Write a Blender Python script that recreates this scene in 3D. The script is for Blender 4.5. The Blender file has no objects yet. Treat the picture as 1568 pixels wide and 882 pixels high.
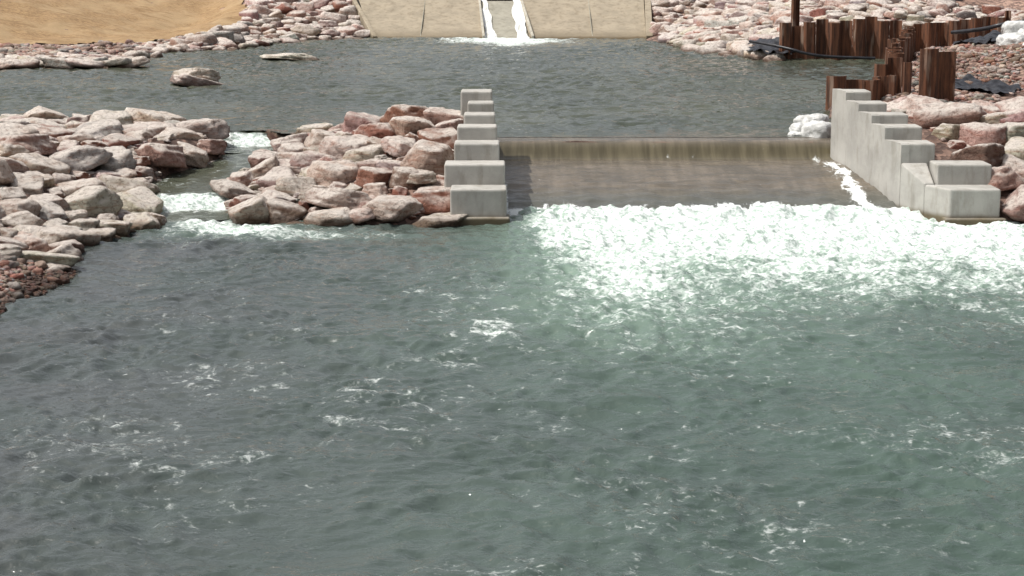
import bpy, bmesh, math, random
import numpy as np
from mathutils import Vector, Matrix
random.seed(7); np.random.seed(7)
scene = bpy.context.scene

# ------------------------------------------------------------ numpy noise
_rng = np.random.RandomState(3)
_perm = np.concatenate([_rng.permutation(256)]*3)
_ang = _rng.rand(256)*2*np.pi
_gx, _gy = np.cos(_ang), np.sin(_ang)
def pn(x, y, seed=0):
    x = np.asarray(x, float)+seed*17.31; y = np.asarray(y, float)+seed*9.77
    xi = np.floor(x).astype(int); yi = np.floor(y).astype(int)
    xf = x-xi; yf = y-yi
    u = xf**3*(xf*(xf*6-15)+10); v = yf**3*(yf*(yf*6-15)+10)
    def g(ix, iy, dx, dy):
        h = _perm[(_perm[ix & 255]+iy) & 255]
        return _gx[h]*dx+_gy[h]*dy
    a = g(xi, yi, xf, yf); b = g(xi+1, yi, xf-1, yf)
    c = g(xi, yi+1, xf, yf-1); d = g(xi+1, yi+1, xf-1, yf-1)
    return ((a+(b-a)*u)+((c+(d-c)*u)-(a+(b-a)*u))*v)*1.5
def fbm(x, y, o=4, seed=0, gain=.5):
    s = 0; a = 1; f = 1
    for i in range(o):
        s = s+a*pn(x*f, y*f, seed+i*3); a *= gain; f *= 2.03
    return s
def ridge(x, y, seed): return 1-2*np.sqrt(pn(x, y, seed)**2+.003)
def S(a, b, x):
    t = np.clip((x-a)/(b-a), 0, 1); return t*t*(3-2*t)

# ------------------------------------------------------------ helpers
def mesh_obj(name, V, F, mat=None, attrs=None, smooth=True, parent=None):
    V = np.asarray(V, np.float32); F = np.asarray(F, np.int32)
    me = bpy.data.meshes.new(name)
    me.vertices.add(len(V)); me.vertices.foreach_set("co", V.ravel())
    k = F.shape[1]
    me.loops.add(F.size); me.loops.foreach_set("vertex_index", F.ravel())
    me.polygons.add(len(F))
    me.polygons.foreach_set("loop_start", np.arange(len(F), dtype=np.int32)*k)
    me.polygons.foreach_set("loop_total", np.full(len(F), k, np.int32))
    me.polygons.foreach_set("use_smooth", np.full(len(F), smooth, bool))
    me.update(calc_edges=True)
    if attrs:
        for an, av in attrs.items():
            av = np.asarray(av, np.float32)
            if av.ndim == 1:
                at = me.attributes.new(an, 'FLOAT', 'POINT'); at.data.foreach_set("value", av)
            else:
                if av.shape[1] == 3: av = np.hstack([av, np.ones((len(av), 1), np.float32)])
                at = me.attributes.new(an, 'FLOAT_COLOR', 'POINT'); at.data.foreach_set("color", av.ravel().astype(np.float32))
    me.validate()
    ob = bpy.data.objects.new(name, me); scene.collection.objects.link(ob)
    if mat: me.materials.append(mat)
    if parent: ob.parent = parent
    return ob
def grid(xs, ys, zf=None, keep=None):
    X, Y = np.meshgrid(xs, ys); nx, ny = len(xs), len(ys)
    Z = zf(X, Y) if zf is not None else np.zeros_like(X)
    V = np.stack([X.ravel(), Y.ravel(), Z.ravel()], 1)
    i = np.arange(nx*ny).reshape(ny, nx)
    F = np.stack([i[:-1, :-1].ravel(), i[:-1, 1:].ravel(), i[1:, 1:].ravel(), i[1:, :-1].ravel()], 1)
    if keep is not None:
        c = V[F].mean(1); F = F[keep(c[:, 0], c[:, 1])]
        used = np.unique(F); remap = np.full(len(V), -1); remap[used] = np.arange(len(used))
        V = V[used]; F = remap[F]
    return V, F
def sdpoly(P, X, Y):
    """positive outside, negative inside"""
    X = np.asarray(X, float); Y = np.asarray(Y, float)
    d = np.full(X.shape, 1e18); ins = np.zeros(X.shape, bool)
    n = len(P)
    for i in range(n):
        ax, ay = P[i]; bx, by = P[(i+1) % n]
        ex, ey = bx-ax, by-ay; wx, wy = X-ax, Y-ay
        t = np.clip((wx*ex+wy*ey)/(ex*ex+ey*ey), 0, 1)
        d = np.minimum(d, (wx-ex*t)**2+(wy-ey*t)**2)
        c = ((ay > Y) != (by > Y))
        if ey != 0: ins ^= c & (X < ex*(Y-ay)/ey+ax)
    d = np.sqrt(d)
    return np.where(ins, -d, d)

class NT:
    def __init__(s, name):
        s.m = bpy.data.materials.new(name); s.m.use_nodes = True
        s.t = s.m.node_tree; s.n = s.t.nodes; s.l = s.t.links
        s.b = s.n["Principled BSDF"]
    def set(s, k, v):
        i = s.b.inputs[k]
        if isinstance(v, bpy.types.NodeSocket): s.l.new(v, i)
        elif isinstance(v, tuple) and len(v) == 3: i.default_value = (*v, 1)
        else: i.default_value = v
    def _in(s, nd, k, v):
        if isinstance(v, bpy.types.NodeSocket): s.l.new(v, nd.inputs[k])
        elif v is not None: nd.inputs[k].default_value = v
    def pos(s, scale=(1, 1, 1), rot=(0, 0, 0)):
        g = s.n.new("ShaderNodeNewGeometry"); m = s.n.new("ShaderNodeMapping")
        m.inputs["Scale"].default_value = scale; m.inputs["Rotation"].default_value = rot
        s.l.new(g.outputs["Position"], m.inputs["Vector"]); return m.outputs[0]
    def noise(s, vec, scale, detail=5, rough=.55, dist=0):
        n = s.n.new("ShaderNodeTexNoise"); s.l.new(vec, n.inputs["Vector"])
        n.inputs["Scale"].default_value = scale; n.inputs["Detail"].default_value = detail
        n.inputs["Roughness"].default_value = rough; n.inputs["Distortion"].default_value = dist
        return n.outputs["Fac"]
    def vor(s, vec, scale, feature='F1', out="Distance"):
        n = s.n.new("ShaderNodeTexVoronoi"); n.feature = feature; s.l.new(vec, n.inputs["Vector"])
        n.inputs["Scale"].default_value = scale; return n.outputs[out]
    def math(s, op, a, b=None, clamp=False):
        n = s.n.new("ShaderNodeMath"); n.operation = op; n.use_clamp = clamp
        s._in(n, 0, a); s._in(n, 1, b); return n.outputs[0]
    def rng(s, v, a, b, c=0., d=1., smooth=True):
        n = s.n.new("ShaderNodeMapRange"); n.interpolation_type = 'SMOOTHSTEP' if smooth else 'LINEAR'
        s._in(n, 0, v); n.inputs[1].default_value = a; n.inputs[2].default_value = b
        s._in(n, 3, c); s._in(n, 4, d); return n.outputs[0]
    def mix(s, f, a, b, mode='MIX'):
        n = s.n.new("ShaderNodeMix"); n.data_type = 'RGBA'; n.blend_type = mode
        s._in(n, 0, f)
        for k, v in ((6, a), (7, b)):
            if isinstance(v, bpy.types.NodeSocket): s.l.new(v, n.inputs[k])
            else: n.inputs[k].default_value = (*v, 1)
        return n.outputs[2]
    def attr(s, name, col=False):
        n = s.n.new("ShaderNodeAttribute"); n.attribute_name = name
        return n.outputs["Color"] if col else n.outputs["Fac"]
    def bump(s, h, strength, dist, normal=None):
        n = s.n.new("ShaderNodeBump"); n.inputs["Distance"].default_value = dist
        s._in(n, "Strength", strength); s.l.new(h, n.inputs["Height"])
        if normal: s.l.new(normal, n.inputs["Normal"])
        return n.outputs[0]
    def sep(s, vec):
        n = s.n.new("ShaderNodeSeparateXYZ"); s.l.new(vec, n.inputs[0]); return n.outputs
    def normal_z(s):
        g = s.n.new("ShaderNodeNewGeometry"); return s.sep(g.outputs["Normal"])[2]

# ------------------------------------------------------------ materials
def mat_rock(name, dust_sun_max):
    t = NT(name); p = t.pos()
    c = t.attr("Col", True)
    n1 = t.noise(p, 2.3, 4, .6); n2 = t.noise(p, 12, 4, .7); n3 = t.noise(t.pos((1, 1, 4), (.2, .1, 0)), 4, 3, .6, .6)
    c = t.mix(t.rng(n3, .48, .62, 0, .7), c, t.mix(1, c, (.74, .55, .48), 'MULTIPLY'))
    dust_and_sun = t.math('MULTIPLY', t.rng(t.normal_z(), .25, .9), t.rng(n1, .32, .56, dust_sun_max*.3, dust_sun_max))  # pale dust on upward faces, strengthened to paint sunlit tops against darker sides
    c = t.mix(dust_and_sun, c, (.70, .635, .57))
    c = t.mix(t.rng(n2, .37, .5, .65, 0), c, t.mix(1, c, (.45, .39, .36), 'MULTIPLY'))
    wet = t.attr("wet")
    c = t.mix(wet, c, t.mix(1, c, (.28, .22, .18), 'MULTIPLY'))
    t.set("Base Color", c); t.set("Roughness", t.rng(wet, 0, 1, .9, .3)); t.set("Specular IOR Level", .3)
    b = t.bump(t.noise(p, 4.5, 8, .72), 1.0, .18)
    t.set("Normal", b); return t.m
def mat_ground():
    t = NT("gravel_soil"); p = t.pos(); c = t.attr("Col", True)
    v = t.vor(p, 9, 'F1', "Color"); vs = t.sep(v)[0]; d = t.vor(p, 9)
    c = t.mix(t.rng(vs, .2, .9), t.mix(1, c, (.55, .5, .5), 'MULTIPLY'), t.mix(1, c, (1.6, 1.5, 1.45), 'MULTIPLY'))
    c = t.mix(t.rng(t.noise(p, .8, 5, .6), .4, .65), c, t.mix(1, c, (.75, .7, .68), 'MULTIPLY'))
    t.set("Base Color", c); t.set("Roughness", .95)
    b = t.bump(d, .8, .05); t.set("Normal", b); return t.m
def mat_concrete(name, base, wetz=None, stain=(.6, .57, .52), damp=0):
    t = NT(name); p = t.pos()
    n1 = t.noise(p, 1.6, 6, .65); n2 = t.noise(t.pos((2.2, 2.2, .6)), 2.0, 4, .6); n3 = t.noise(p, 30, 3, .6)
    c = t.mix(t.rng(n1, .35, .65), base, tuple(x*.8 for x in base))
    c = t.mix(t.rng(n2, .48, .68, 0, .5), c, t.mix(1, c, stain, 'MULTIPLY'))
    c = t.mix(t.rng(n3, .3, .45, .3, 0), c, t.mix(1, c, (.7, .68, .65), 'MULTIPLY'))
    if wetz is not None:
        z = t.sep(t.pos())[2]; zz = t.math('ADD', z, t.math('MULTIPLY', n1, .12))
        c = t.mix(t.rng(zz, wetz+.1, wetz+.22, 1, 0), c, t.mix(1, c, (.40, .34, .24), 'MULTIPLY'))
        if damp: c = t.mix(t.rng(t.math('ADD', zz, t.math('MULTIPLY', n2, .5)), wetz+damp, wetz+damp+.25, 1, 0), c, t.mix(1, c, (.72, .70, .66), 'MULTIPLY'))
    t.set("Base Color", c); t.set("Roughness", .85); t.set("Specular IOR Level", .3)
    t.set("Normal", t.bump(n1, .3, .04)); return t.m
def mat_water(name, lower):
    t = NT(name); p = t.pos(); xyz = t.sep(p)
    foam = t.attr("foam"); aer = t.attr("aer")
    if lower:
        c = t.mix(t.rng(t.math('ADD', xyz[0], t.math('MULTIPLY', t.noise(p, .3, 3, .6), 4)), -4, 5.5), (.056, .062, .060), (.058, .088, .071))
        c = t.mix(t.rng(t.noise(p, .35, 3, .6), .4, .62, 0, .5), c, (.040, .057, .048))
        c = t.mix(aer, c, (.20, .285, .225))
    else:
        c = t.mix(t.rng(t.noise(p, .2, 3, .6), .4, .6), (.072, .078, .056), (.050, .058, .042))
    n = t.noise(t.pos((1, 1.15, 1)), 2.6, 8, .72, .9)
    n2 = t.noise(p, 11, 6, .7, .5)
    v = t.math('ADD', t.math('ADD', t.math('MULTIPLY', n, .62), t.math('MULTIPLY', n2, .38)), t.math('MULTIPLY', foam, .35))
    ff = t.rng(v, .60, .84)
    sp = t.rng(t.math('ADD', n2, t.math('MULTIPLY', foam, .16)), .71, .75, 0, .75)  # white specks: foam flecks plus ripple glints painted into the colour
    ff = t.math('MAXIMUM', ff, sp)
    fcol = t.mix(t.rng(n2, .36, .62), (.30, .385, .33), (.80, .83, .81))
    c = t.mix(ff, c, fcol)
    t.set("Base Color", c); t.set("IOR", 1.42)
    t.set("Roughness", t.rng(ff, 0, .6, .04, .8))
    b = t.bump(t.noise(t.pos((.8, 1.4, 1)), 9 if lower else 7, 3, .55, .4), .7, .028)
    t.set("Normal", b); return t.m
def mat_chute():
    t = NT("shallow_water_over_concrete"); p = t.pos(); foam = t.attr("foam"); k = t.attr("aer")
    st = t.noise(t.pos((5, .4, .4)), 1.3, 5, .6, .3); st2 = t.noise(t.pos((.5, 1.6, 1)), 1.6, 6, .7, .6)
    y = t.sep(p)[1]
    c = t.mix(t.rng(st, .3, .7), (.125, .104, .078), (.18, .15, .115))
    c = t.mix(t.rng(st2, .42, .6, 0, .8), c, (.095, .083, .065))
    c = t.mix(t.rng(t.math('ADD', y, st2), 35.3, 36.4, .7, 0), c, (.085, .095, .086))
    c = t.mix(k, c, t.mix(t.rng(st, .3, .7), (.062, .052, .03), (.12, .102, .062)))
    ff = t.rng(t.math('ADD', t.noise(t.pos((2, 1, 1)), 4, 7, .7, .4), t.math('MULTIPLY', foam, .5)), .67, .82)
    c = t.mix(ff, c, (.74, .77, .76))
    t.set("Base Color", c); t.set("IOR", 1.42); t.set("Roughness", t.rng(ff, 0, 1, .07, .75))
    t.set("Normal", t.bump(t.noise(t.pos((.7, 1.8, 1)), 5, 4, .6, .5), t.rng(k, 0, .5, .7, .05), .04)); return t.m
def mat_rust():
    t = NT("rusted_steel"); p = t.pos()
    st = t.noise(t.pos((5, 5, .5)), 2, 6, .65); n = t.noise(p, 6, 6, .7)
    c = t.mix(t.rng(st, .35, .65), (.05, .022, .012), (.18, .072, .034))
    c = t.mix(t.rng(n, .5, .7, 0, .8), c, (.10, .042, .022))
    c = t.mix(t.rng(t.noise(t.pos((2.2, 2.2, .3)), 2.4, 3, .5), .57, .67, 0, .55), c, (.34, .26, .2))
    t.set("Base Color", c); t.set("Roughness", .85); t.set("Metallic", .1)
    t.set("Normal", t.bump(n, .4, .02)); return t.m
def mat_simple(name, a, b, scale, rough=.8, bs=.3, bd=.02, stretch=(1, 1, 1), spec=.4):
    t = NT(name); n = t.noise(t.pos(stretch), scale, 5, .65)
    t.set("Base Color", t.mix(t.rng(n, .35, .65), a, b)); t.set("Roughness", rough); t.set("Specular IOR Level", spec)
    t.set("Normal", t.bump(n, bs, bd)); return t.m
ROCK = mat_rock("sandstone", .9); GRAV = mat_rock("river_gravel", .15); GROUND = mat_ground()
CONC = mat_concrete("cast_concrete", (.42, .405, .37), 0.0, damp=.25)
APRON = mat_concrete("weathered_concrete", (.33, .28, .205), .95, (.55, .5, .44), damp=.45)
WL = mat_water("river_water", True); WU = mat_water("pond_water", False)
CHW = mat_chute(); RUST = mat_rust()

# ------------------------------------------------------------ layout (metres)
U = [(6.9, 38), (-.4, 38), (-1.0, 38.6), (-2.4, 39.2), (-3.6, 39.4), (-4.8, 39.3), (-5.2, 39.9), (-6.4, 40.1), (-8, 41),
     (-10.5, 41.3), (-17, 42), (-19, 52), (-17, 59.5), (-12.9, 60.5), (-13.3, 68), (-11, 69.5), (-9, 76), (-5.8, 79.5),
     (5.5, 79.5), (6.1, 73), (7.1, 69.4), (9, 63.5), (9.2, 64.2), (13.2, 64.2), (12.2, 57), (10.2, 50), (9.6, 46), (7.6, 44.6), (7.1, 41)]
L = [(-.1, 34.2), (-.15, 33.3), (-1.2, 33.0), (-3, 33.0), (-4.9, 33.3), (-5.3, 33.7), (-6.2, 33.7), (-6.6, 32.2), (-7.5, 30.2),
     (-7.2, 28.6), (-6.8, 27.9), (-7.1, 25), (-8.5, 20), (-9.5, -60), (18, -60), (17, 20), (15, 33), (10, 33.1), (8.2, 33.3), (7.6, 34.2)]
CH = np.array([(-5.85, 40.4, 1.0, .55), (-5.75, 39.6, .99, .55), (-5.6, 39.2, .74, .5), (-5.25, 38.4, .70, .5), (-5.55, 37.3, .62, .42),
      (-6.1, 36.2, .48, .55), (-6.3, 35.2, .42, .6), (-6.1, 34.4, .38, .55), (-5.9, 34.0, .14, .5), (-5.7, 33.3, .02, .6)])
def chan(X, Y):
    d = np.full(np.shape(X), 1e9); z = np.zeros(np.shape(X)); w = np.zeros(np.shape(X))
    for a, b in zip(CH[:-1], CH[1:]):
        e = b[:2]-a[:2]; t = np.clip(((X-a[0])*e[0]+(Y-a[1])*e[1])/(e@e), 0, 1)
        dd = np.hypot(X-a[0]-e[0]*t, Y-a[1]-e[1]*t); k = dd < d
        d = np.where(k, dd, d); z = np.where(k, a[2]+(b[2]-a[2])*t, z); w = np.where(k, a[3]+(b[3]-a[3])*t, w)
    return d, z, w
RHY = [33.0, 33.3, 34, 34.7, 35.4, 36, 37, 37.9, 39.5]; RHZ = [.0, .15, .45, .72, 1.0, 1.2, 1.42, 1.5, 1.3]
def hfun(X, Y):
    X = np.asarray(X, float); Y = np.asarray(Y, float)
    sU = sdpoly(U, X, Y); sL = sdpoly(L, X, Y)
    wl = S(-11, -14, X)
    farU = (1-wl)*.27*sU+wl*(.06*sU+.2*np.maximum(sU-6, 0))
    hU = 1+np.where(sU > 0, np.where(Y > 57, farU, .35*sU), .5*sU)
    cap = 1.05+np.maximum(0, Y-50)*.5+np.maximum(0, -X-14)*.2*S(60, 50, Y)+np.maximum(0, X-15)*.2*S(60, 50, Y)
    hL = np.where(sL > 0, .3*sL, .45*sL)
    g = np.minimum(np.minimum(hU, cap), np.where(Y < 50, hL, 99))
    g = np.where((X > 12.5) & (Y > 57), np.minimum(g, 1.45+.22*np.maximum(0, Y-65.2)), g)
    rh = np.interp(Y, RHY, RHZ); rl = np.clip((Y-33)/6, 0, .9)
    a = S(-5.2, -1.2, X)
    isl = np.minimum(np.minimum(rl*(1-a)+rh*a, 1+1.1*sU), 1.3*sL)
    g = np.where((X > -5.3) & (X < 3) & (Y > 30) & (Y < 43), isl, g)
    moun = 1.2+.62*S(46.5, 53, Y)*S(62, 57, Y)+.2*pn(X*.3, Y*.3, 5)+.35*S(13, 16, X)*S(46, 50, Y)-.42*np.exp(-((X-13.4)/1.9)**2-((Y-44)/2.2)**2)
    rr = np.minimum(np.minimum(np.where(Y < 39, rh, moun), 1+1.2*sU), 1.3*sL)
    g = np.where((X >= 3) & (Y > 30) & (Y < 60), rr, g)
    g = np.where((X > -.6) & (X < 7.3) & (Y > 33) & (Y < 38), -.6, g)
    g = np.where((X > -1.6) & (X < -.2) & (Y > 33) & (Y < 37.9), np.minimum(g, rh-.1), g)
    d, z, w = chan(X, Y)
    g = np.minimum(g, np.where(d < w+1.3, z-.25+np.maximum(0, d-w)*1.2, 99))
    g = np.where((X > -5.7-(Y-77)*.19) & (X < 5.8+(Y-77)*.045) & (Y > 79) & (Y < 85), np.minimum(g, .3), g)
    g = np.where((np.abs(X) < 8) & (Y >= 85) & (Y < 160), 1.2, g)
    g = np.minimum(g, 5.5)
    g = np.maximum(g, -1.6)
    return g+.05*fbm(X*.9, Y*.9, 3, 2)*S(-1.2, -.4, g)

def expand(lo, hi, step, far, k=1.22):
    mid = np.arange(lo, hi+1e-6, step); o = []; s = step; p = hi
    while p < far: s *= k; p += s; o.append(p)
    q = []; s = step; p = lo
    while p > -far: s *= k; p -= s; q.append(p)
    return np.array(q[::-1]+list(mid)+o)
gx = expand(-22, 22, .22, 1500); gy = expand(22, 90, .22, 1500)
V, F = grid(gx, gy, hfun)
bankc = np.array([.14, .095, .075]); dry = np.array([.27, .19, .15])
m = S(.9, 1.4, V[:, 2])[:, None]*.6*S(41, 44, V[:, 1])[:, None]
nz = fbm(V[:, 0]*.5, V[:, 1]*.5, 4, 9)[:, None]
col = bankc*(1-m)+dry*m; col = col*(1+.25*nz)
mesh_obj("ground", V, F, GROUND, {"Col": np.clip(col, 0, 1)})

# ------------------------------------------------------------ rocks
def ico(sub):
    bm = bmesh.new(); bmesh.ops.create_icosphere(bm, subdivisions=sub, radius=1)
    v = np.array([x.co[:] for x in bm.verts]); f = np.array([[q.index for q in x.verts] for x in bm.faces]); bm.free()
    return v/np.linalg.norm(v, axis=1)[:, None], f
ICO = {s: ico(s) for s in (1, 2, 3, 4)}
def rock_template(sub, rs, p=38, rough=.06):
    d, f = ICO[sub]
    M = np.array(Matrix.Rotation(rs.uniform(0, 6.28), 3, 'Z') @ Matrix.Rotation(rs.normal(0, .18), 3, 'X'))
    N = lambda s, m=0: rs.normal(m, s)
    box = np.array([[N(.12), N(.12), 1], [0, 0, -1], [1, N(.35), N(.28, .15)], [-1, N(.35), N(.28, .15)], [N(.35), 1, N(.28, .15)], [N(.35), -1, N(.28, .15)]])@M.T
    kb = np.array([rs.uniform(.55, .74), .7, *rs.uniform(.66, .92, 4)])
    n = rs.normal(size=(5, 3)); n[:, 2] = np.abs(n[:, 2])*.7; k = rs.uniform(.78, 1.03, 5)
    n = np.vstack([box, n]); n /= np.linalg.norm(n, axis=1)[:, None]; k = np.concatenate([kb, k])
    q = np.clip(d@n.T/k, 0, None)**p
    r = np.minimum(q.sum(1)**(-1/p), 1.2)
    v = d*r[:, None]
    s = rs.randint(100)
    nn = fbm(v[:, 0]*1.6+v[:, 2]*.8, v[:, 1]*1.6-v[:, 2]*1.3, 5, s, .62)+fbm(v[:, 2]*1.7, v[:, 0]*1.3+v[:, 1], 4, s+5, .62)
    return v+d*(nn*rough)[:, None]
TPL = {}
for s, cnt in ((1, 8), (2, 16), (3, 30), (4, 44)):
    rs = np.random.RandomState(s*11+1); TPL[s] = [rock_template(s, rs) for _ in range(cnt)]
PAL = {"cream": (.50, .425, .355), "pale": (.47, .365, .31), "pink": (.42, .27, .225), "red": (.33, .155, .11), "brown": (.21, .14, .10), "grey": (.34, .315, .29)}
def build_rocks(name, items, sub, level=None, seed=0, mat=None):
    """items: x,y,z,sx,sy,sz,yaw,color"""
    rs = np.random.RandomState(seed+1); Vs = []; Fs = []; Cs = []; Ws = []; off = 0
    d, f = ICO[sub]
    for (x, y, z, sx, sy, sz, yaw, c) in items:
        T = TPL[sub][rs.randint(len(TPL[sub]))]
        tilt = rs.normal(0, .15, 2)
        R = np.array(Matrix.Rotation(yaw, 3, 'Z') @ Matrix.Rotation(tilt[0], 3, 'X') @ Matrix.Rotation(tilt[1], 3, 'Y'))
        v = (T*np.array([sx, sy, sz]))@R.T+np.array([x, y, z])
        Vs.append(v); Fs.append(f+off); off += len(v)
        cc = np.array(PAL[c])*rs.uniform(.68, 1.22)*(1+rs.normal(0, .04, 3)); Cs.append(np.tile(cc, (len(v), 1)))
        lv = level(x, y) if level else -99
        Ws.append(S(lv+.16, lv+.05, v[:, 2]+.05*pn(v[:, 0]*4, v[:, 1]*4, 3)))
    return mesh_obj(name, np.vstack(Vs), np.vstack(Fs), mat or ROCK, {"Col": np.clip(np.vstack(Cs), 0, 1), "wet": np.concatenate(Ws)})
def scatter(mask, bounds, sizes, seed, tries, k=.8):
    rs = np.random.RandomState(seed); out = np.zeros((0, 3))
    x0, x1, y0, y1 = bounds
    for (a, b), n in zip(sizes, tries):
        px = rs.uniform(x0, x1, n); py = rs.uniform(y0, y1, n); pr = rs.uniform(a, b, n)
        ok = mask(px, py, pr); px, py, pr = px[ok], py[ok], pr[ok]
        buf = np.zeros((len(out)+len(px), 3)); buf[:len(out)] = out; c = len(out)
        for x, y, r in zip(px, py, pr):
            if c == 0 or np.all((buf[:c, 0]-x)**2+(buf[:c, 1]-y)**2 > (k*(buf[:c, 2]+r))**2):
                buf[c] = (x, y, r); c += 1
        out = buf[:c].copy()
    return out
def to_items(pts, colfn, seed, flat=(.5, .75), lift=.12):
    rs = np.random.RandomState(seed); H = hfun(pts[:, 0], pts[:, 1]); it = []
    for (x, y, r), h in zip(pts, H):
        fz = rs.uniform(*flat); e = rs.uniform(.9, 1.28)
        it.append((x, y, h+r*lift, r*e*1.18, r/e*1.22, r*fz*1.3, rs.uniform(-.6, .6)+(0 if rs.rand() < .7 else 1.5), colfn(x, y, rs)))
    return it
def pick(rs, names, w):
    w = np.array(w, float); return names[rs.choice(len(names), p=w/w.sum())]
N6 = ["cream", "pale", "pink", "red", "brown", "grey"]

# boulder spit between bypass channel and the stepped pier
front = [(-4.75, 33.55, .42, "pale"), (-4.1, 33.35, .34, "brown"), (-3.15, 33.8, .48, "cream"), (-3.3, 33.15, .42, "cream"), (-2.2, 33.4, .48, "cream"),
         (-1.45, 33.85, .45, "red"), (-1.3, 33.12, .46, "cream"), (-2.55, 34.6, .34, "red"), (-2.0, 34.4, .32, "brown"), (-5.2, 34.8, .36, "cream"),
         (-1.6, 35.1, .46, "pink"), (-1.4, 36.1, .42, "red"), (-1.95, 36.7, .44, "pink"), (-2.7, 36.9, .40, "red"), (-1.3, 37.4, .46, "pink"),
         (-2.1, 37.7, .46, "red"), (-3.0, 37.9, .40, "pink"), (-1.2, 36.75, .28, "pale"), (-1.75, 34.3, .26, "cream"), (-4.3, 34.1, .32, "cream"), (-2.75, 33.0, .22, "pale"), (-3.9, 33.0, .2, "cream")]
def mask_isl(x, y, r):
    d, z, w = chan(x, y)
    near = np.ones(len(x), bool)
    for fx, fy, fr, _ in front: near &= np.hypot(x-fx, y-fy) > .84*(fr+r)
    return (d > w+r*.75) & (x > -5.6) & (x < -1.1-r*.6) & (sdpoly(U, x, y) > -.25) & (sdpoly(L, x, y) > .1) & (y < 40.3) & near
pts = scatter(mask_isl, (-5.8, -1, 33, 40.4), [(.32, .42), (.2, .3), (.12, .18), (.05, .11)], 5, [220, 1500, 5000, 7000], .86)
def col_isl(x, y, rs):
    k = float(S(-4.2, -1.2, x)+.5*S(36, 38.5, y)*S(-5, -3, x)); k = min(k, 1)
    return pick(rs, N6, [.44*(1-k)+.1, .28*(1-k)+.16, .14+.22*k, .04+.28*k, .05, .08])
items = to_items(pts, col_isl, 3)
H = hfun([f[0] for f in front], [f[1] for f in front])
for i, (x, y, r, c) in enumerate(front):
    items.append((x, y, H[i]+.06 if r > .3 else H[i]+.13, r*1.22, r*1.1, r*(.8 if c != "cream" else .52), (i*.7) % 1-.5, c))
build_rocks("boulder_spit", items, 4, lambda x, y: 0 if y < 34.3 else (1.0 if y > 38.9 else -9), 1)

# left bank boulders
def mask_left(x, y, r):
    d, z, w = chan(x, y); s = sdpoly(L, x, y)
    return (d > w+r*.8) & (x < -5.2) & (sdpoly(U, x, y) > -.3) & (s > -.05) & (y > 29.2+.3*np.sin(x*2)) & ~((x > -5.7) & (y < 38.8))
pts = scatter(mask_left, (-14.5, -5, 29, 42), [(.42, .56), (.26, .38), (.15, .23), (.06, .12)], 8, [220, 2000, 7000, 9000], .85)
def col_left(x, y, rs):
    k = float(S(-7.5, -10, x)*S(33, 35, y)*S(40, 37, y))
    return pick(rs, N6, [.50-.32*k, .28-.1*k, .12+.26*k, .03+.24*k, .03, .08])
build_rocks("riprap_boulders", to_items(pts, col_left, 4, (.40, .58)), 4, lambda x, y: 0 if y < 34.6 else (1.0 if y > 40.3 else -9), 2)

# right bank boulders
def mask_right(x, y, r):
    return (x > 8.0+.3*np.clip(r, 0, .3)-(y-33.2)*.2) & (sdpoly(U, x, y) > -.05) & (sdpoly(L, x, y) > .0) & (y < 42.3+.5*np.sin(x*1.5)) & (x < 15.5)
pts = scatter(lambda x, y, r: mask_right(x-.95-.2*r, y, r), (7, 16, 32.8, 43), [(.38, .52), (.26, .36), (.15, .22), (.06, .12)], 9, [400, 2000, 5000, 5000], .85)
build_rocks("riprap_boulders", to_items(pts, lambda x, y, rs: pick(rs, N6, [.18, .24, .32, .16, .04, .09]), 5), 4, lambda x, y: 0 if y < 34.3 else -9, 3)

# far banks rip-rap
BL = [(-60, 60), (-19, 66.8), (-15, 70.6), (-12.3, 72.4), (-11.2, 76), (-13.5, 110), (-60, 110)]
def mask_farL(x, y, r):
    su = sdpoly(U, x, y)
    return (su > -.5) & (su < 16) & (sdpoly(BL, x, y) > .2) & (x < -5.9-(y-77)*.19) & ((x > -12.5) | (su < 1.6)) & (x > -13.5-(y < 63)*10)
pts = scatter(mask_farL, (-22, -5, 57, 94), [(.34, .48), (.22, .32), (.12, .2)], 10, [1000, 7000, 10000], .84)
cf = lambda x, y, rs: pick(rs, N6, [.24, .33, .27, .06, .04, .12])
build_rocks("riprap_bank", to_items(pts, cf, 6), 3, lambda x, y: 1.0, 4)
def mask_farR(x, y, r):
    su = sdpoly(U, x, y)
    return ((su > -.4) & (x > 6.2) & (y > 65) & (x < 15.2+.3*(y-65)) & (y < 92) & ~((x > 13.4) & (y < 67))) | ((su > -.4) & (x > 5.6) & (x < 9.2) & (y > 62.5) & (y <= 65))
pts = scatter(mask_farR, (5.4, 22, 62, 92), [(.34, .48), (.22, .32), (.12, .2)], 11, [1000, 8000, 10000], .84)
build_rocks("riprap_bank", to_items(pts, cf, 7), 3, lambda x, y: 1.0, 5)

# pool rocks, shoreline slabs
build_rocks("pool_boulder", [(-8.95, 52.6, 1.08, .8, .65, .24, .1, "pale"), (-8.9, 52.75, 1.28, .72, .55, .22, .3, "cream")], 4, lambda a, b: .97, 24)
build_rocks("flat_pool_boulder", [(-7.7, 64.5, 1.05, .9, .65, .16, .1, "cream"), (-7.5, 64.7, 1.1, .5, .4, .14, .5, "cream")], 4, lambda a, b: .97, 22)
rs = np.random.RandomState(4); sl = []
for i in range(26):
    t = i/25; x = -17.2+4.6*t+rs.uniform(-.4, .4); y = 59.6+1.0*t+rs.uniform(-.5, 1.6)
    sl.append((x, y, 1.05+.12*rs.rand(), rs.uniform(.4, .85), rs.uniform(.3, .6), rs.uniform(.12, .25), rs.uniform(-.3, .3), pick(rs, N6, [.5, .3, .15, .02, .02, .1])))
build_rocks("shore_slabs", sl, 3, lambda a, b: 1.0, 23)

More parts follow.
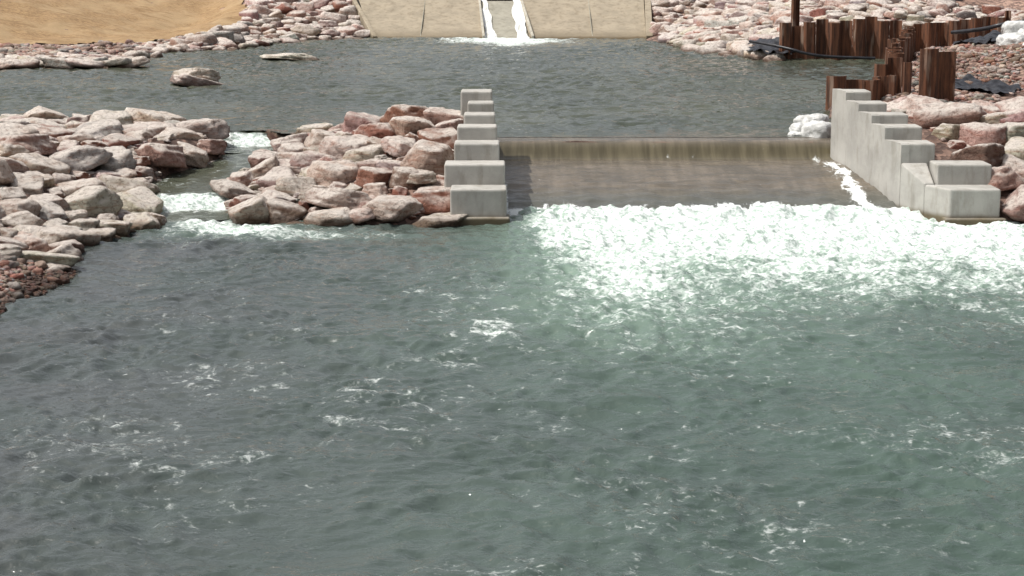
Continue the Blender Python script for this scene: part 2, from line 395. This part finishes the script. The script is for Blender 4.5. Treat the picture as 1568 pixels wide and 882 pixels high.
# gravel / pebbles
def pebbles(name, mask, b, n, sizes, seed, cf):
    rs = np.random.RandomState(seed); x = rs.uniform(b[0], b[1], n); y = rs.uniform(b[2], b[3], n); ok = mask(x, y); x, y = x[ok], y[ok]
    h = hfun(x, y); it = []
    for a, c, z in zip(x, y, h):
        r = rs.uniform(*sizes)*(1 if rs.rand() < .93 else 1.9)
        it.append((a, c, z+r*.3, r*1.3, r*1.1, r*.8, rs.uniform(0, 3), cf(a, c, rs)))
    build_rocks(name, it, 2, lambda p, q: 0 if q < 35 else 1.0, seed, GRAV)
pebbles("gravel_bank", lambda x, y: (sdpoly(L, x, y) > -.12) & (sdpoly(L, x, y) < 2.6), (-10.2, -6.4, 22, 30.8), 9000, (.022, .055), 31, lambda x, y, rs: pick(rs, N6, [.08, .1, .2, .24, .28, .22]))
pebbles("gravel_mound", lambda x, y: (hfun(x, y) > 1.12) & (sdpoly(U, x, y) > .1), (9, 17.5, 43, 60), 8000, (.03, .08), 32, lambda x, y, rs: pick(rs, N6, [.06, .14, .3, .14, .26, .14]))
pebbles("shore_gravel", lambda x, y: (sdpoly(U, x, y) > -.1) & (sdpoly(BL, x, y) > .2), (-19, -11, 59, 74), 5000, (.04, .12), 33, lambda x, y, rs: pick(rs, N6, [.14, .24, .3, .08, .16, .15]))
bl = [(-7.4, 28.3, .5, "cream"), (-8.2, 28.6, .4, "pink"), (-7.9, 27.9, .35, "pale"), (-8.6, 29.2, .35, "pale"), (-7.0, 28.0, .22, "brown"), (-8.9, 28.1, .3, "pink")]
hh = hfun([b[0] for b in bl], [b[1] for b in bl])
build_rocks("shore_boulders", [(x, y, hh[i]+.03, r*1.3, r*1.0, r*.45, .2*i, c) for i, (x, y, r, c) in enumerate(bl)], 4, lambda a, b: 0, 41)

# ------------------------------------------------------------ erosion blanket
def mat_blanket():
    t = NT("straw_erosion_blanket"); n = t.noise(t.pos((1, 3, 1), (0, 0, .35)), 6, 7, .75, .3); n2 = t.noise(t.pos(), .5, 5, .6)
    c = t.mix(t.rng(n, .35, .65), (.20, .12, .055), (.43, .28, .135)); c = t.mix(t.rng(n2, .42, .62, 0, .6), c, (.42, .30, .165))
    n3 = t.noise(t.pos((.3, 2.2, 1), (0, 0, .3)), 1.2, 4, .6)
    c = t.mix(t.rng(n3, .54, .64, 0, .6), c, (.22, .13, .055))
    t.set("Base Color", c); t.set("Roughness", .95); t.set("Normal", t.bump(n, .8, .09)); return t.m
V, F = grid(np.arange(-46, -11, .25), np.arange(60, 92, .25), lambda x, y: hfun(x, y)+.06+.07*fbm(x*1.3, y*1.3, 3, 4), lambda x, y: sdpoly(BL, x, y)+.5*pn(x*.6, y*.6, 8) < 0)
mesh_obj("erosion_blanket", V, F, mat_blanket())

# ------------------------------------------------------------ stepped concrete piers
def boxes_obj(name, boxes, mat, bevel=.03, parent=None, prisms=()):
    bm = bmesh.new()
    for b in boxes:
        vs = [bm.verts.new(v) for v in b]
        for q in ((0, 3, 2, 1), (4, 5, 6, 7), (0, 1, 5, 4), (1, 2, 6, 5), (2, 3, 7, 6), (3, 0, 4, 7)):
            bm.faces.new([vs[i] for i in q])
    if bevel: bmesh.ops.bevel(bm, geom=bm.edges[:], offset=bevel, segments=3, affect='EDGES', profile=.6)
    for P, off in prisms:
        A = [bm.verts.new(p) for p in P]; B = [bm.verts.new((p[0]+off[0], p[1]+off[1], p[2])) for p in P]
        bm.faces.new(A); bm.faces.new(B[::-1]); n = len(P)
        for j in range(n): bm.faces.new((A[j], A[(j+1) % n], B[(j+1) % n], B[j]))
    bmesh.ops.recalc_face_normals(bm, faces=bm.faces)
    me = bpy.data.meshes.new(name); bm.to_mesh(me); bm.free(); me.materials.append(mat)
    ob = bpy.data.objects.new(name, me); scene.collection.objects.link(ob)
    if parent: ob.parent = parent
    return ob
def hexa(x0, x1, y0, y1, z0, z1, xb0=None, xb1=None, zb1=None):
    xb0 = x0 if xb0 is None else xb0; xb1 = x1 if xb1 is None else xb1; zb1 = z1 if zb1 is None else zb1
    return [(x0, y0, z0), (x1, y0, z0), (xb1, y1, z0), (xb0, y1, z0), (x0, y0, z1), (x1, y0, z1), (xb1, y1, zb1), (xb0, y1, zb1)]
SY = [33.2, 33.9, 34.6, 35.3, 35.9, 36.5, 37.1, 37.75]; SZ = [.6, .97, 1.28, 1.53, 1.71, 1.88, 2.06]
LX0 = [-1.12, -1.25, -1.09, -1.05, -.94, -.88, -1.03]; LX1 = [-.1, -.13, -.24, -.29, -.33, -.36, -.4]
bx = [hexa(LX0[i], LX1[i], SY[i], SY[i+1]+.0, -.6, SZ[i]) for i in range(7)]
bx.append(hexa(-1.08, -.04, 33.08, 33.6, -.6, .1))
bx.append(hexa(-.33, -.22, 33.95, 38.0, -.6, .55, -.43, -.36, 1.1))
boxes_obj("stepped_concrete_pier", bx, CONC, .04)
wline = lambda y: float(np.interp(y, [33.2, 34.6, 37.75], [7.93, 7.3, 6.52]))
RX1 = [8.85, 8.85, 7.95, 7.85, 7.7, 7.4, 7.2]; bx = []
for i in range(7):
    if i == 1: bx.append(hexa(7.84, RX1[1], SY[1], SY[2], -.6, SZ[1])); continue
    e = .0 if i == 0 else .04
    bx.append(hexa(wline(SY[i])+e, RX1[i], SY[i], SY[i+1], -.6, SZ[i], wline(SY[i+1])+e))
bx.append(hexa(wline(33.9), 7.8, 33.905, 34.595, -.6, .62, wline(34.6), 7.8, .93))
bx.append(hexa(7.84, 8.95, 33.08, 33.5, -.6, .08))
prof = [(SY[2]-.01, -.6)]
for i in range(2, 7): prof += [(SY[i]-.012, SZ[i]+.006-.03), (SY[i]+.02, SZ[i]+.006), (SY[i+1]-.012, SZ[i]+.006)]
prof += [(37.77, -.6)]
boxes_obj("stepped_concrete_pier", bx, CONC, .04, None, [([(wline(y), y, z) for y, z in prof], (.16, .0))])

# ------------------------------------------------------------ weir chute
yy = [38.7, 38.4, 38.2, 38.1, 38.04, 37.98, 37.92, 37.87, 37.83, 37.78, 37.72, 37.62, 37.45, 37.2]+list(np.arange(37.0, 33.8, -.05))
zz = [.998, .99, .975, .955, .93, .89, .835, .78, .735, .69, .655, .63, .605, .585]
zz += [.575-(.575-.0)*(37.0-y)/2.75 for y in yy[14:]]
yy = np.array(yy); zz = np.array(zz)
xl = np.interp(yy, [33.8, 38, 38.7], [-.12, -.4, -.4]); xr = np.interp(yy, [33.8, 34.6, 37.75, 38.7], [7.8, 7.36, 6.6, 6.65])
nu = 260; tt = np.linspace(0, 1, nu)
X = xl[:, None]+(xr-xl)[:, None]*tt; Y = np.repeat(yy[:, None], nu, 1)
slab = S(37.8, 37.2, Y)
Z = zz[:, None]+slab*(.012*fbm(X*2.0, Y*2.2, 3, 3)+S(37.4, 35, Y)*(.038*ridge(X*1.0, Y*2.8, 6)+.022*pn(X*2.5, Y*5, 7))) + .006*pn(X*3, Y*.4, 2)*S(38.1, 37.9, Y)
fo = np.zeros_like(X)
fo = np.maximum(fo, .95*np.exp(-((X-xr[:, None]+.3+.35*S(37, 34.5, Y))/.22)**2)*S(38, 37.5, Y)*(.7+.6*pn(X*3, Y*2, 1)))
fo = np.maximum(fo, .6*np.exp(-((X-xl[:, None]-.06)/.09)**2)*S(38, 37.5, Y))
fo = np.maximum(fo, .7*S(34.75+.1, 34.3, Y+.3*pn(X*1.2, 3+0*X, 6)+.15*pn(X*4, Y*3, 2)))
kk = S(37.5, 37.72, Y)*S(38.12, 37.9, Y)
V = np.stack([X.ravel(), Y.ravel(), Z.ravel()], 1); i = np.arange(X.size).reshape(X.shape)
F = np.stack([i[:-1, :-1].ravel(), i[1:, :-1].ravel(), i[1:, 1:].ravel(), i[:-1, 1:].ravel()], 1)
weir = bpy.data.objects.new("weir", None); scene.collection.objects.link(weir)
mesh_obj("overflow_sheet", V, F, CHW, {"foam": fo.ravel(), "aer": kk.ravel()}, parent=weir)
boxes_obj("concrete_sill", [hexa(-.38, 7.0, 34.2, 37.7, -.6, -.12, -.38, 6.55, .45), hexa(-.38, 6.55, 37.72, 38.3, -.6, .6)], CONC, 0, weir)

# ------------------------------------------------------------ lower river
def foamL(X, Y):
    n = pn(X*.7, Y*.7, 2)*.7+pn(X*1.7, Y*1.7, 5)*.35+pn(X*3.5, Y*3.5, 15)*.25
    left = .15+(34.5-Y)*.06; right = 8.1+(34.5-Y)*.75
    inx = S(left-.7, left+1.1, X+.5*n)*S(right+1.2, right-1.2, X+.5*n)
    A = S(21.5, 33.0, Y+2.0*n+.04*(X-4))*inx
    B = np.exp(-((X-1.9-.5*n)/1.7)**2)*S(20.0, 29.5, Y+1.4*n)*.88
    C = np.exp(-((X-2.2)/3.1)**2)*S(18.5, 26.0, Y+n)*.44
    E = S(19.5, 29, Y+1.5*n)*S(3.5, 7, X)*.50
    top = S(34.85, 34.35, Y+.3*n)
    f = np.maximum(np.maximum(A, B*inx), np.maximum(C*S(-.8, .8, X), E))*top
    q = np.exp(-(((X+4.9)/1.1)**2+((Y-32.5)/.65)**2))*.92+np.exp(-(((X+5.6)/.45)**2+((Y-33.3)/.45)**2))*.95+np.exp(-(((X+3.6)/2.2)**2+((Y-31.7)/.6)**2))*.46
    f = np.maximum(f, q)
    xe = -.3-.12*(27-Y)+.5*np.sin(Y*.6)
    w = np.exp(-((X-xe-.6*n)/1.0)**2)*S(16, 21, Y)*S(31, 26, Y)*.44*(.65+.9*pn(X*1.3, Y*1.3, 9))
    w2 = .27*S(33, 20, Y)*np.clip(pn(X*.35, Y*.5, 12)+.45, 0, 1)
    f = np.maximum(f, np.maximum(w, w2))
    aer = np.clip(np.maximum(S(22.5, 32.5, Y+1.2*n)*S(left-.8, left+1.2, X)*S(right+2.2, right-1.5, X)*.92, B*.85)+.5*C, 0, 1)
    aer = np.maximum(aer, q*.6)*S(34.9, 34.3, Y)
    return np.clip(f, 0, 1), np.clip(aer, 0, 1)
def zL(X, Y):
    wx = X+.5*pn(X*.45, Y*.45, 21)+.14*pn(X*1.7, Y*1.7, 23); wy = Y+.5*pn(X*.45+7, Y*.45, 22)+.14*pn(X*1.7, Y*1.7, 24)
    f, a = foamL(X, Y); turb = np.clip(a*1.0+f*.3, 0, 1.1)
    patch = np.clip(.7+.75*pn(X*.25, Y*.22, 33), .15, 1.4); patch2 = np.clip(.7+.9*pn(X*.5, Y*.5, 34), .12, 1.5)
    z = .06*pn(wx*.38, wy*.55, 1)
    z += patch*.046*ridge(wx*.75+wy*.2, wy*1.15, 2)
    z += patch*.042*ridge(wx*1.5-wy*.5, wy*2.1, 3)
    z += patch2*(.036*pn(wx*2.9+wy, wy*4.0, 4)+.023*ridge(wx*4.0-wy, wy*5.2, 11))+.011*pn(wx*8, wy*9, 5)
    z += turb*(.07*pn(X*1.3, Y*1.5, 6)+.05*ridge(X*2.6, Y*2.8, 7)+.035*pn(X*6, Y*6.5, 8)+.022*pn(X*11, Y*11, 9))
    z += .15*np.exp(-((Y-34.0-.25*pn(X*.8, 1+0*X, 4))/.5)**2)*S(0, .8, X)*S(8.2, 7.2, X)*(.6+.9*pn(X*2.2, Y*1.5, 10))
    return z-.06
lx = np.concatenate([np.linspace(-60, -11, 40), np.arange(-10.8, 12.6, .04), np.linspace(13, 60, 40)])
ly = np.concatenate([np.linspace(-80, 10, 60), np.arange(10.2, 35.1, .04)])
V, F = grid(lx, ly, zL, lambda x, y: (sdpoly(L, x, y) < 1.0) | ((x > -.3) & (x < 8) & (y > 33)))
f, a = foamL(V[:, 0], V[:, 1])
mesh_obj("river_water", V, F, WL, {"foam": f, "aer": a})

# ------------------------------------------------------------ upper pool
def zU(X, Y):
    wx = X+.4*pn(X*.4, Y*.4, 21)+.1*pn(X*1.7, Y*1.7, 23); wy = Y+.4*pn(X*.4+7, Y*.4, 22)+.1*pn(X*1.7, Y*1.7, 24)
    patch = np.clip(.75+.6*pn(X*.12, Y*.1, 33), .3, 1.3)
    z = .02*pn(wx*.5, wy*.8, 1)+patch*(.046*ridge(wx*.8, wy*1.2, 2)+.060*ridge(wx*1.5, wy*2.0, 3)+.034*pn(wx*3.6, wy*4.2, 4))
    return 1+z*S(38.2, 41.5, Y)-.03*S(38.2, 41.5, Y)-.002
def foamU(X, Y):
    n = pn(X*1.2, Y*.7, 2)
    f = np.exp(-((X+.15+.3*n)/1.1)**2)*S(70.0, 75.5, Y+n)*1.0
    f = np.maximum(f, np.exp(-((X+.2)/2.9)**2)*S(72.5, 76.5, Y+1.2*n)*1.0)
    return np.clip(f, 0, 1)
ux = np.arange(-22, 14.6, .07); uy = np.concatenate([np.arange(38.3, 56, .07), np.arange(56, 81, .11)])
def keepU(x, y):
    s = sdpoly(U, x, y)
    return (s < np.where((x > -7.2) & (x < -4.2), .12, .7)) & ~((x > -.45) & (x < 6.6) & (y < 38.5)) & (y > 38.25)
V, F = grid(ux, uy, zU, keepU)
f = foamU(V[:, 0], V[:, 1])
mesh_obj("pond_water", V, F, WU, {"foam": f, "aer": f*0})
V, F = grid(np.arange(11, 16, .2), np.arange(41, 47.5, .2), lambda x, y: 0*x+1.06)
mesh_obj("puddle_water", V, F, mat_simple("puddle", (.04, .08, .055), (.06, .10, .08), 1.2, .08, .1, .01), None)

# bypass channel water
cx = np.arange(0, len(CH)-1.01, .05)
cp = np.stack([np.interp(cx, range(len(CH)), CH[:, k]) for k in range(4)], 1)
tg = np.gradient(cp[:, :2], axis=0); ker = np.ones(7)/7
tg = np.stack([np.convolve(np.pad(tg[:, k], 3, 'edge'), ker, 'valid') for k in (0, 1)], 1)
tg /= np.linalg.norm(tg, axis=1)[:, None]; nr = np.stack([-tg[:, 1], tg[:, 0]], 1)
uu = np.linspace(-1, 1, 26)
X = cp[:, 0:1]+nr[:, 0:1]*uu*(cp[:, 3:4]+.3); Y = cp[:, 1:2]+nr[:, 1:2]*uu*(cp[:, 3:4]+.3)
ds = np.hypot(np.gradient(cp[:, 0]), np.gradient(cp[:, 1])); slope = np.abs(np.gradient(cp[:, 2]))/ds
slope = np.convolve(np.pad(slope, 6, 'edge'), np.ones(13)/13, 'valid'); fall = S(.12, .42, slope)[:, None]+0*uu
Z = cp[:, 2:3]+0*uu+.03*pn(X*3, Y*3, 4)+.03*fall*pn(X*9, Y*5, 3)-.02
fo = np.clip(fall*.85+.12+.4*pn(X*2.5, Y*1.5, 8), 0, 1)
i = np.arange(X.size).reshape(X.shape); F = np.stack([i[:-1, :-1].ravel(), i[1:, :-1].ravel(), i[1:, 1:].ravel(), i[:-1, 1:].ravel()], 1)
mesh_obj("bypass_stream_water", np.stack([X.ravel(), Y.ravel(), Z.ravel()], 1), F[:, ::-1], WU, {"foam": fo.ravel(), "aer": fo.ravel()*0})

# ------------------------------------------------------------ dam with sloping apron
dam = bpy.data.objects.new("dam_spillway", None); scene.collection.objects.link(dam)
py = np.array([77.0, 78, 79, 80, 81, 82, 83, 83.7, 84.0, 84.5, 84.7]); pz = np.array([.45, .88, 1.08, 1.30, 1.58, 1.90, 2.24, 2.46, 2.52, 2.52, 1.0])
def strip(name, xa, xb, dz, mat, n=24, wob=0):
    y = np.interp(np.linspace(0, len(py)-1, 60), range(len(py)), py); z = np.interp(np.linspace(0, len(py)-1, 60), range(len(py)), pz)
    a = np.interp(y, [77, 85], xa); b = np.interp(y, [77, 85], xb); t = np.linspace(0, 1, n)
    X = a[:, None]+(b-a)[:, None]*t; Y = np.repeat(y[:, None], n, 1); Z = np.repeat(z[:, None], n, 1)+dz
    if wob: Z = Z+wob*pn(X*4, Y*4, 3); X = X+.15*pn(X*2, Y*.8, 7)
    i = np.arange(X.size).reshape(X.shape); F = np.stack([i[:-1, :-1].ravel(), i[:-1, 1:].ravel(), i[1:, 1:].ravel(), i[1:, :-1].ravel()], 1)
    return mesh_obj(name, np.stack([X.ravel(), Y.ravel(), Z.ravel()], 1), F, mat, None, parent=dam)
strip("apron_left", (-5.6, -7.1), (-1.15, -1.45), 0, APRON)
strip("apron_right", (.85, .35), (5.6, 5.95), 0, APRON)
WETC = mat_concrete("wet_concrete", (.33, .31, .25), None)
strip("notch_floor", (-1.15, -1.45), (.85, .35), -.14, WETC)
def mat_white(): 
    t = NT("white_water"); n = t.noise(t.pos((4, .8, .8)), 2, 7, .7)
    t.set("Base Color", t.mix(t.rng(n, .35, .6), (.5, .5, .45), (.86, .87, .86))); t.set("Roughness", .6); t.set("Normal", t.bump(n, .8, .08)); return t.m
WW = mat_white()
strip("notch_water_left", (-1.14, -1.44), (-.45, -1.22), -.08, WW, 10, wob=.03)
strip("notch_water_right", (.15, .08), (.84, .34), -.08, WW, 10, wob=.03)
LIP = mat_concrete("pale_concrete", (.44, .41, .34), None)
boxes_obj("notch_curbs", [hexa(-1.24, -1.14, 78.6, 84.2, .6, 1.12, -1.53, -1.43, 2.6), hexa(.84, .94, 78.6, 84.2, .6, 1.12, .34, .44, 2.6)], LIP, .02, dam)
boxes_obj("crest_lip", [hexa(-7.2, -1.56, 84.05, 84.45, 2.2, 2.6), hexa(.47, 6.0, 84.05, 84.45, 2.2, 2.6)], LIP, .03, dam)
boxes_obj("apron_joints", [hexa(x, x+.025, 79.0, 83.7, .9, 1.083, x, x+.025, 2.462) for x in (-3.9, 3.4)], WETC, 0, dam)
boxes_obj("wing_wall", [hexa(5.62, 5.9, 78.0, 84.4, .3, 1.15, 5.97, 6.25, 2.7), hexa(-5.85, -5.65, 78.2, 84.4, .3, 1.12, -7.3, -7.12, 2.62)], APRON, .03, dam)
V, F = grid(np.linspace(-9, 9, 60), np.linspace(84.55, 160, 200), lambda x, y: 2.42+.02*pn(x, y, 3))
mesh_obj("reservoir_water", V, F, WU, {"foam": np.zeros(len(V)), "aer": np.zeros(len(V))})

# ------------------------------------------------------------ sheet piles
def pile_wall(name, path, topf, z0=0.2, pw=.42, seed=0, depth=.16):
    rs = np.random.RandomState(seed); P = np.array(path, float)
    seg = np.hypot(*np.diff(P, axis=0).T); tot = seg.sum(); cs = np.concatenate([[0], np.cumsum(seg)])
    bm = bmesh.new(); s = 0; k = 0
    while s < tot-.1:
        e = min(s+pw, tot); a = np.array([np.interp(s, cs, P[:, 0]), np.interp(s, cs, P[:, 1])]); b = np.array([np.interp(e, cs, P[:, 0]), np.interp(e, cs, P[:, 1])])
        t = (b-a)/np.linalg.norm(b-a); n = np.array([-t[1], t[0]])*(1 if k % 2 else -1)*depth; w = np.linalg.norm(b-a)
        top = topf(s/tot)+rs.normal(0, .08)
        prof = [a, a+t*w*.2+n, a+t*w*.8+n, b]; th = np.array([-t[1], t[0]])*.022
        tl = rs.normal(0, .012)
        loop = [p+th for p in prof]+[p-th for p in prof[::-1]]
        lo = [bm.verts.new((p[0], p[1], z0)) for p in loop]; hi = [bm.verts.new((p[0]+tl, p[1], top)) for p in loop]
        m = len(loop)
        for j in range(m): bm.faces.new((lo[j], lo[(j+1) % m], hi[(j+1) % m], hi[j]))
        for j in range(3): bm.faces.new((hi[j], hi[j+1], hi[m-2-j], hi[m-1-j]))
        s = e; k += 1
    bmesh.ops.recalc_face_normals(bm, faces=bm.faces)
    me = bpy.data.meshes.new(name); bm.to_mesh(me); bm.free(); me.materials.append(RUST)
    ob = bpy.data.objects.new(name, me); scene.collection.objects.link(ob)
pile_wall("sheet_pile_wall", [(9.2, 64.1), (13.2, 64.1), (17.3, 64.8)], lambda t: 2.15+.1*math.sin(t*9)+(.25 if .28 < t < .5 else 0)+.55*max(0, t-.4), seed=1)
pile_wall("sheet_pile_wall", [(12.9, 60.5), (11.6, 55), (10.3, 50.5), (9.75, 47)], lambda t: 2.35-.15*t, seed=2)
pile_wall("sheet_pile_wall", [(7.55, 44.55), (8.6, 44.8), (9.3, 45.6)], lambda t: 1.7+.1*t, seed=3, pw=.5)
pile_wall("sheet_pile_wall", [(9.0, 46.2), (9.9, 46.0)], lambda t: 2.05+.3*t, seed=6, pw=.35)
pile_wall("sheet_pile_wall", [(9.7, 44.2), (10.7, 44.6)], lambda t: 2.5, seed=4, pw=.5, depth=.1)
pile_wall("steel_post", [(9.75, 65.2), (10.05, 65.25)], lambda t: 3.15, seed=5, pw=.15, depth=.1)

# ------------------------------------------------------------ bags, tarp, pipe
BAG = mat_simple("woven_white_plastic", (.40, .40, .38), (.62, .62, .60), 5, .6, .9, .06)
def bags(name, its, seed):
    rs = np.random.RandomState(seed); d, f = ICO[4]; Vs = []; Fs = []; off = 0
    for x, y, z, sx, sy, sz in its:
        e = 3.2
        r = (np.abs(d)**e).sum(1)**(-1/e); v = d*r[:, None]
        s = rs.randint(50); w = 1-2*np.abs(pn(v[:, 0]*2+v[:, 2], v[:, 1]*2-v[:, 2]*1.5, s)); v = v*(1+.12*w+.07*pn(v[:, 2]*5, v[:, 0]*4+v[:, 1]*3, s+1))[:, None]
        c, sn = math.cos(s), math.sin(s); v = v*np.array([sx, sy, sz]); v = np.stack([v[:, 0]*c*1-v[:, 1]*sn, v[:, 0]*sn+v[:, 1]*c, v[:, 2]], 1)
        Vs.append(v+[x, y, z]); Fs.append(f+off); off += len(v)
    mesh_obj(name, np.vstack(Vs), np.vstack(Fs), BAG)
bags("white_sandbags", [(6.42, 38.75, 1.04, .3, .28, .25), (6.15, 39.2, 1.06, .2, .22, .16), (6.5, 39.3, 1.26, .2, .22, .14), (6.02, 38.95, .96, .16, .18, .1), (6.35, 39.8, 1.12, .25, .25, .2)], 1)
bags("white_sandbags", [(14.6, 54, 2.1, .5, .4, .3), (15.3, 54.5, 2.2, .5, .4, .32), (15.0, 53.2, 1.9, .45, .4, .3), (15.7, 55.3, 2.4, .5, .4, .3), (14.9, 55, 2.45, .4, .35, .25)], 2)
TARP = mat_simple("black_plastic", (.012, .012, .014), (.03, .03, .035), 5, .35, .5, .04)
def tarp(name, x0, x1, y0, y1, lift, seed):
    V, F = grid(np.linspace(x0, x1, 50), np.linspace(y0, y1, 50), lambda x, y: np.maximum(hfun(x, y), 1.0)+lift+.18*np.abs(pn(x*1.6, y*1.2, seed))+.08*pn(x*4, y*4, seed+1),
                lambda x, y: ((x-(x0+x1)/2)/(x1-x0)*2)**2+((y-(y0+y1)/2)/(y1-y0)*2)**2 < .8+.5*pn(x*2, y*2, seed))
    mesh_obj(name, V, F, TARP)
tarp("black_tarp", 8.2, 9.9, 63.2, 67, .25, 3); tarp("black_tarp", 13.6, 15.4, 55.5, 59, .12, 5); tarp("black_tarp", 11, 13.2, 47.2, 49, .06, 7)
def tube(name, pts, r, mat):
    cu = bpy.data.curves.new(name, 'CURVE'); cu.dimensions = '3D'; cu.bevel_depth = r; sp = cu.splines.new('NURBS'); sp.points.add(len(pts)-1)
    for q, p in zip(sp.points, pts): q.co = (*p, 1)
    sp.order_u = 3; sp.use_endpoint_u = True; cu.materials.append(mat)
    ob = bpy.data.objects.new(name, cu); scene.collection.objects.link(ob)
tube("black_hose", [(8.3, 65, 1.6), (9.2, 63.6, 1.5), (10.2, 63.4, 1.2), (11.4, 63.5, 1.12), (12.4, 63.5, 1.1)], .05, TARP)
tube("black_hose", [(13.6, 57.6, 2.25), (14.2, 56.2, 2.4), (14.6, 55.6, 2.6), (15.6, 55.9, 2.7)], .06, TARP)

# far right: access ramp slabs, low walls, rubble
TAN = mat_concrete("dusty_concrete", (.40, .33, .26), None)
boxes_obj("low_concrete_wall", [hexa(15.9, 19.6, 73.2, 73.7, 1.2, 2.95), hexa(19.9, 27, 72, 72.5, 1.2, 2.9)], TAN, .04)
boxes_obj("concrete_ramp_slab", [hexa(15.6, 24, 68, 71.5, 1.0, 2.1, 15.6, 24, 2.6)], TAN, .03)
rs = np.random.RandomState(5); xx = rs.uniform(13.8, 21, 170); y_ = rs.uniform(65.4, 68.2, 170); hh = hfun(xx, y_)
build_rocks("rubble_pile", [(xx[i], y_[i], hh[i]+.15+rs.rand()*.4, rs.uniform(.2, .6), rs.uniform(.2, .4), rs.uniform(.12, .3), rs.uniform(0, 3), pick(rs, N6, [.2, .25, .3, .1, .1, .1])) for i in range(170)], 3, None, 51)

# ------------------------------------------------------------ unseen trees upstream, added to darken the pool's reflection
LEAF = mat_simple("foliage", (.03, .055, .018), (.07, .11, .035), 1.5, .7, .1, .01)
BARK = mat_simple("bark", (.07, .05, .035), (.13, .1, .07), 6, .9, .6, .04, (1, 1, .3))
def tree(x, y, h, seed):
    rs = np.random.RandomState(seed); e = bpy.data.objects.new("reflection_tree", None); scene.collection.objects.link(e)
    z0 = float(hfun(np.array([x]), np.array([y]))[0])-.2
    Vs = []; Fs = []; off = 0
    def limb(a, b, r0, r1):
        nonlocal off
        a = np.array(a); b = np.array(b); t = (b-a)/np.linalg.norm(b-a); s = np.cross(t, [0.3, 1, .2]); s /= np.linalg.norm(s); q = np.cross(t, s)
        for c, r in ((a, r0), (b, r1)):
            for k in range(8): Vs.append(c+r*(s*math.cos(k*.785)+q*math.sin(k*.785)))
        for k in range(8): Fs.append((off+k, off+(k+1) % 8, off+8+(k+1) % 8, off+8+k))
        off += 16
    top = (x, y, z0+h*.6); limb((x, y, z0), top, h*.03, h*.015); cl = [np.array(top)+[0, 0, h*.2]]
    for k in range(9):
        an = rs.uniform(0, 6.28); zz = z0+h*rs.uniform(.25, .6); r = h*rs.uniform(.18, .34)
        b = np.array((x+r*math.cos(an), y+r*math.sin(an), zz+h*rs.uniform(.1, .3))); limb((x, y, zz), b, h*.012, h*.004); cl.append(b)
    mesh_obj("trunk", Vs, Fs, BARK, parent=e)
    C = []
    for c in cl:
        n = 200; p = rs.normal(size=(n, 3)); p /= np.linalg.norm(p, axis=1)[:, None]; C.append(c+p*(rs.rand(n, 1)**.4)*h*rs.uniform(.09, .16)*np.array([1, 1, .8]))
    C = np.vstack(C); n = len(C); a = rs.normal(size=(n, 3)); a /= np.linalg.norm(a, axis=1)[:, None]; b = np.cross(a, rs.normal(size=(n, 3))); b /= np.linalg.norm(b, axis=1)[:, None]
    s = h*.02; V = np.stack([C-a*s-b*s*.6, C+a*s-b*s*.6, C+a*s+b*s*.6, C-a*s+b*s*.6], 1).reshape(-1, 3)
    mesh_obj("crown", V, np.arange(n*4).reshape(n, 4), LEAF, smooth=False, parent=e)
rs = np.random.RandomState(77)
for i in range(20):
    tree(-48+i*5+rs.uniform(-1.5, 1.5), 118+rs.uniform(-6, 10)+(45 if abs(-48+i*5) < 11 else 0), rs.uniform(9, 14), 100+i)

# ------------------------------------------------------------ light, world, camera
to_sun = Vector((-.48, -.02, .86)).normalized()
el = math.asin(to_sun.z); az = math.atan2(to_sun.x, to_sun.y)
w = bpy.data.worlds.new("World"); scene.world = w; w.use_nodes = True
bg = w.node_tree.nodes["Background"]; sky = w.node_tree.nodes.new("ShaderNodeTexSky"); sky.sky_type = 'NISHITA'; sky.sun_disc = False
sky.sun_elevation = el; sky.sun_rotation = az; sky.dust_density = 5; sky.air_density = 1.0; sky.ozone_density = 1.0
hs = w.node_tree.nodes.new("ShaderNodeHueSaturation"); hs.inputs["Saturation"].default_value = .35
w.node_tree.links.new(sky.outputs[0], hs.inputs["Color"]); w.node_tree.links.new(hs.outputs[0], bg.inputs[0]); bg.inputs[1].default_value = .145
sd = bpy.data.lights.new("sun", 'SUN'); sd.energy = 4.0; sd.angle = math.radians(.6); sd.color = (1, .965, .915)
so = bpy.data.objects.new("sun", sd); scene.collection.objects.link(so); so.rotation_euler = to_sun.to_track_quat('Z', 'Y').to_euler()
cam = bpy.data.cameras.new("camera"); cam.lens = 65; cam.sensor_width = 36; cam.clip_end = 5000
co = bpy.data.objects.new("camera", cam); scene.collection.objects.link(co); co.location = (0, 0, 5)
co.rotation_euler = (math.radians(90-10.6), 0, 0); scene.camera = co
scene.view_settings.view_transform = 'Standard'; scene.view_settings.look = 'None'; scene.view_settings.exposure = 0
